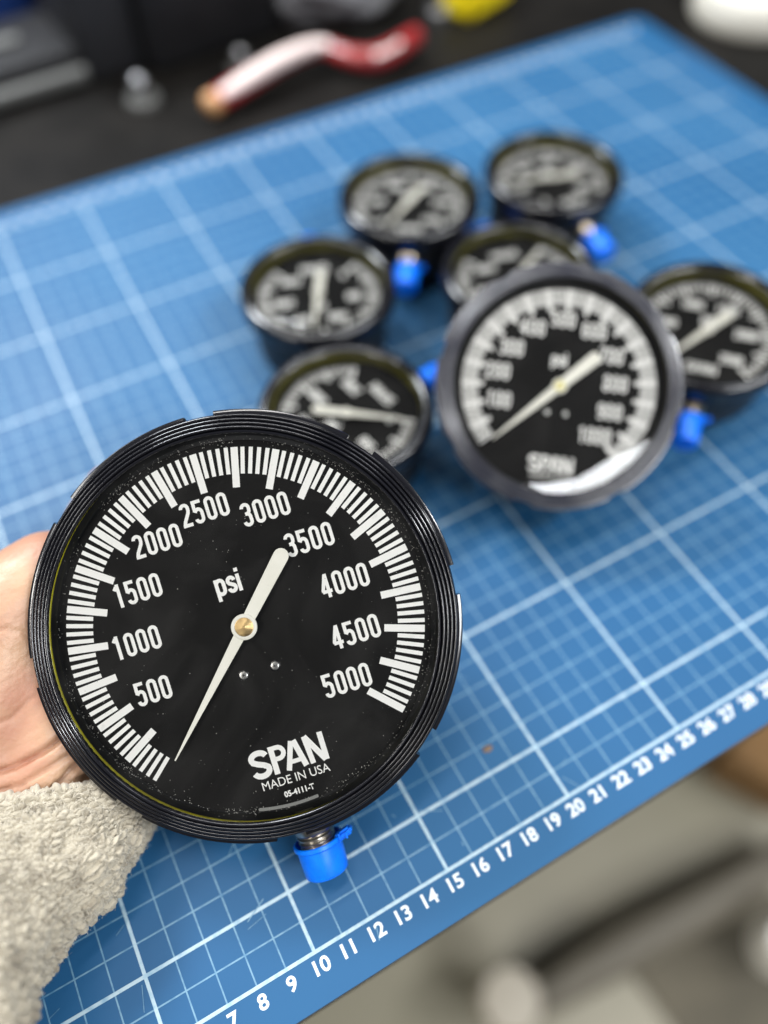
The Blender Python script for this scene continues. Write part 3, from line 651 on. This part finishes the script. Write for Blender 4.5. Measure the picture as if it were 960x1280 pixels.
# loose curled fibres
V3 = []; F3 = []
for k in range(30000):
    j = rnd.randrange(18, rows_n-1); i = rnd.randrange(NA); n = N2[j*NA+i]
    if n.dot(RZ) > .55: continue
    p = W2[j*NA+i]-n*.02; side_ = n.orthogonal().normalized(); side_ = Matrix.Rotation(rnd.uniform(0, 2*PI), 3, n) @ side_
    L = rnd.uniform(.07, .20); w = rnd.uniform(.003, .0065); curl = rnd.uniform(.3, 1.0); ph = rnd.uniform(0, 6)
    wv = side_.cross(n); b = len(V3)
    for s_ in range(5):
        f_ = s_/4
        q = p+side_*(L*math.sin(f_*2.2*curl)+.02*math.sin(ph+f_*5))+n*(L*.55*math.sin(f_*PI*.75)*(1.1-curl*.5))+wv*(.03*math.sin(ph+f_*4))
        V3.append(q+wv*w); V3.append(q-wv*w)
    for s_ in range(4): F3.append((b+2*s_, b+2*s_+1, b+2*s_+3, b+2*s_+2))
tag(mesh_obj('sleeve_fuzz', V3, F3, fuzz, sleeve), kind='stuff')

# ------------------------------------------------------------------ things at the back of the bench
B0 = -.3
M['red'] = vary(mat('red_rubber', (0.30, 0.02, 0.02), 0.3, coat=0.4), 60, (0.22, 0.015, 0.015))
M['pink'] = mat('pale_glare_colour', (0.80, 0.66, 0.62), 0.3, coat=0.5)  # pale colour imitating the white glare on the red handle
M['tan'] = mat('tan_tip', (0.50, 0.26, 0.11), 0.4)
M['chrome'] = mat('dull_chrome', (0.30, 0.30, 0.31), 0.35, metal=1.0)
M['blackbox'] = vary(mat('black_box_plastic', (0.007, 0.007, 0.008), 0.6, spec=.25), 20, (0.012, 0.012, 0.013))
M['greybox'] = vary(mat('dark_grey_plastic', (0.016, 0.016, 0.018), 0.6, spec=.3), 20, (0.02, 0.02, 0.022))
M['greybar'] = mat('grey_rail', (0.10, 0.10, 0.095), 0.5)
M['cloth'] = vary(mat('grey_cloth', (0.17, 0.17, 0.18), 0.9), 40, (0.11, 0.11, 0.12))
M['yellow'] = mat('yellow_plastic', (0.80, 0.62, 0.01), 0.4)
M['bluecloth'] = mat('navy_plastic', (0.02, 0.06, 0.25), 0.4)
M['bowl'] = mat('cream_glaze', (0.80, 0.76, 0.66), 0.3)
hp = [(25.434, 47.313, 0.600), (27.943, 47.966, 0.900), (31.434, 49.092, 1.100), (34.687, 49.472, 1.100), (36.113, 47.366, 1.000), (37.890, 46.573, 0.900), (41.572, 47.931, 0.900)]
sp = spline(hp, 8); V, F = tube(sp, [.66+.10*math.sin(i*.2) for i in range(len(sp))], 18)
ct = tag(mesh_obj('rubber_handle', V, F, M['red'], smooth=60), 'wavy red rubber tool handle with painted-on pale glare, at the back edge of the mat', 'tool handle')
st = [p+Vector((-.05, -.30, .34)) for p in sp[3:27]]; V, F = tube(st, [.36+.22*math.sin(PI*min(1, i/22)) for i in range(len(st))], 14); mesh_obj('painted_glare', V, F, M['pink'], ct, smooth=60)  # glare along the handle, built as a pale strip
st = [p+Vector((-.08, -.28, .32)) for p in sp[38:45]]; V, F = tube(st, .36, 14); mesh_obj('painted_glare', V, F, M['pink'], ct, smooth=60)
V, F = tube([sp[0]+(sp[0]-sp[1])*.8, sp[0], sp[1], sp[2]], [.5, .72, .76, .7], 16); mesh_obj('tip', V, F, M['tan'], ct, smooth=60)
def knob(c, r, label):
    t = empty('knob', Matrix.Translation(Vector(c)*S), label, 'knob')
    V, F = lathe([(.01, .9*r), (1.5*r, .85*r), (1.75*r, .6*r), (1.8*r, 0)], 32); mesh_obj('base', V, F, M['greybar'], t, smooth=40)
    V, F = lathe([(.5*r, .9*r), (.4*r, 1.3*r)]+[(r*math.cos(a*PI/16), 2.1*r+r*math.sin(a*PI/16)) for a in range(-6, 8)]+[(.01, 3.1*r)], 32); mesh_obj('ball', V, F, M['chrome'], t, smooth=60)
knob((22.116, 51.559, -0.300), .62, 'round chrome knob on a grey base in front of the black box')
knob((29.660, 52.072, -0.300), .5, 'small dull chrome knob above the brown end of the red handle')
def back_of(pt, dx, dy, dz): return (pt[0]+dx, pt[1]+dy, -.3+dz)
def crate(label, c, s, m, rz, bev=.6): tag(bevelled_box('plastic_box', c, s, m, bev, rz=math.radians(rz)), label, 'box')
crate('tall dark grey plastic box standing behind the chrome knob', back_of((20.947, 54.979, -0.300), .5, 4, 5), (4.4, 7, 10), M['greybox'], 6)
crate('wide black plastic box right of the dark grey box, behind the red handle', back_of((27.834, 54.408, -0.300), 1, 4, 5), (10.5, 7, 10), M['blackbox'], 6)
tc_ = empty('tool_case', Matrix.Translation(Vector(back_of((15.334, 55.225, -0.300), 1, 4, 1.2))*S) @ Matrix.Rotation(math.radians(4), 4, 'Z'), 'low black tool case with two grey rails at the left edge', 'tool case')
bevelled_box('case_body', (-4, 0, 0), (14, 7, 2.4), M['blackbox'], .4, tc_)
bevelled_box('rail', (-4.5, -3.9, -.3), (15, .8, .9), M['greybar'], .2, tc_)
bevelled_box('rail', (-6.5, -.5, 1.4), (13, 1.0, .5), M['greybar'], .2, tc_)
sc_ = empty('storage_bin', Matrix.Translation(Vector(back_of((17.869, 62.553, -0.300), -2, 6, 4))*S) @ Matrix.Rotation(math.radians(6), 4, 'Z'), 'navy blue storage bin with a dusky red strap behind the black tool case', 'bin')
bevelled_box('bin_body', (-3, 1, 0), (13, 7, 8), M['bluecloth'], .8, sc_)
V, F = tube(spline([(2.6, -2.9, 4.2), (3.2, -3.0, 2), (3.9, -3.0, -1), (4.6, -3.0, -3.2)], 6), .6, 12); mesh_obj('strap', V, F, mat('dusky_red_strap', (0.42, 0.10, 0.14), .6), sc_, smooth=60)
# crumpled cloth
bm = bmesh.new(); bmesh.ops.create_icosphere(bm, subdivisions=5, radius=1)
for v in bm.verts:
    n = v.co.normalized(); k = 1+.22*noise.noise(n*1.8)+.13*noise.noise(n*4.2)+.05*noise.noise(n*10)
    v.co = Vector((n.x*5.6*k, n.y*4.2*k, n.z*3.2*k))
tag(bm_obj('cloth', bm, M['cloth'], smooth=180, loc=back_of((38.574, 52.211, -0.300), 1.5, 5, 2.4)), 'crumpled grey cloth lying behind the red handle', 'cloth')
bm = bmesh.new(); add_box(bm, (0, 0, 0), (5.4, 3.2, 3.0)); bmesh.ops.bevel(bm, geom=list(bm.edges), offset=.5, segments=3, affect='EDGES')
yb = bm_obj('tape_measure', bm, M['yellow'], smooth=40, loc=back_of((48.376, 49.641, -0.300), .8, 2.2, 1.5)); yb.rotation_euler.z = .35
tag(yb, 'bright yellow plastic block at the back of the bench', 'tool')
V, F = lathe([(4.2, 0), (4.4, .3), (4.4, 2.2), (4.1, 2.6), (3.9, 2.5), (.01, 2.5)], 64)
tag(mesh_obj('round_lid', V, F, M['bowl'], smooth=40, loc=(66.479, 40.296, -0.300)), 'cream round lid at the top right corner of the bench', 'lid')
M['bolt'] = M['chrome']
V, F = lathe([(.01, .9), (.7, .85), (.9, .6), (.9, 0)], 24); tag(mesh_obj('metal_button', V, F, M['chrome'], smooth=40, loc=(45.792, 51.724, -0.300)), 'small round metal cap left of the yellow block', 'cap')

# ------------------------------------------------------------------ what shows on the floor below the bench edge
FL = -72
def disc_thing(name, c, r, h, m, label, cat):
    V, F = lathe([(.01, h), (r*.9, h*.98), (r, h*.85), (r*1.02, 0)], 40); tag(mesh_obj(name, V, F, m, smooth=40, loc=c), label, cat)
disc_thing('paper_cup_lid', (22.285, -6.482, -66.000), 3.0, 6, mat('beige_plastic', (0.42, 0.375, 0.30), .5), 'round beige tub on the floor below the bench edge', 'tub')
disc_thing('white_jar', (49.929, -16.315, -66.000), 2.6, 6, mat('warm_white_plastic', (0.85, 0.82, 0.74), .4), 'round warm white jar on the floor at the right edge', 'jar')
cb = bevelled_box('cardboard_box', (65.457, 0.440, -66.000), (13, 9, 9), vary(mat('brown_cardboard', (0.26, 0.14, 0.05), .8), 30, (0.20, 0.11, 0.04)), .3, rz=.5); tag(cb, 'brown cardboard box on the floor near the right edge of the photo', 'box')
dk = mat('dark_brown_metal', (0.12, 0.105, 0.078), .6)
V, F = tube([(59.227, -10.080, -67.000), (48.899, -9.648, -67.000), (38.475, -8.705, -67.000), (25.168, -7.854, -68.000)], [1.6, 2.4, 2.6, 2.0], 16)
tag(mesh_obj('metal_pole', V, F, dk, smooth=60), 'dark brown metal pole lying slantwise on the floor at the lower right', 'pole')
V = [(36.865, -11.196, -71.600), (55.924, -12.271, -71.600), (60.110, -22.701, -71.600), (38.554, -26.900, -71.600)]
V = V+[(x, y, z+.5) for x, y, z in V]
tag(mesh_obj('floor_rug', V, [(0, 1, 2, 3), (4, 5, 6, 7), (0, 1, 5, 4), (1, 2, 6, 5), (2, 3, 7, 6), (3, 0, 4, 7)], vary(mat('dark_brown_rug', (0.12, 0.105, 0.075), .9), 12, (0.09, 0.08, 0.058))), 'dark brown rug on the floor in the lower right corner', 'rug')
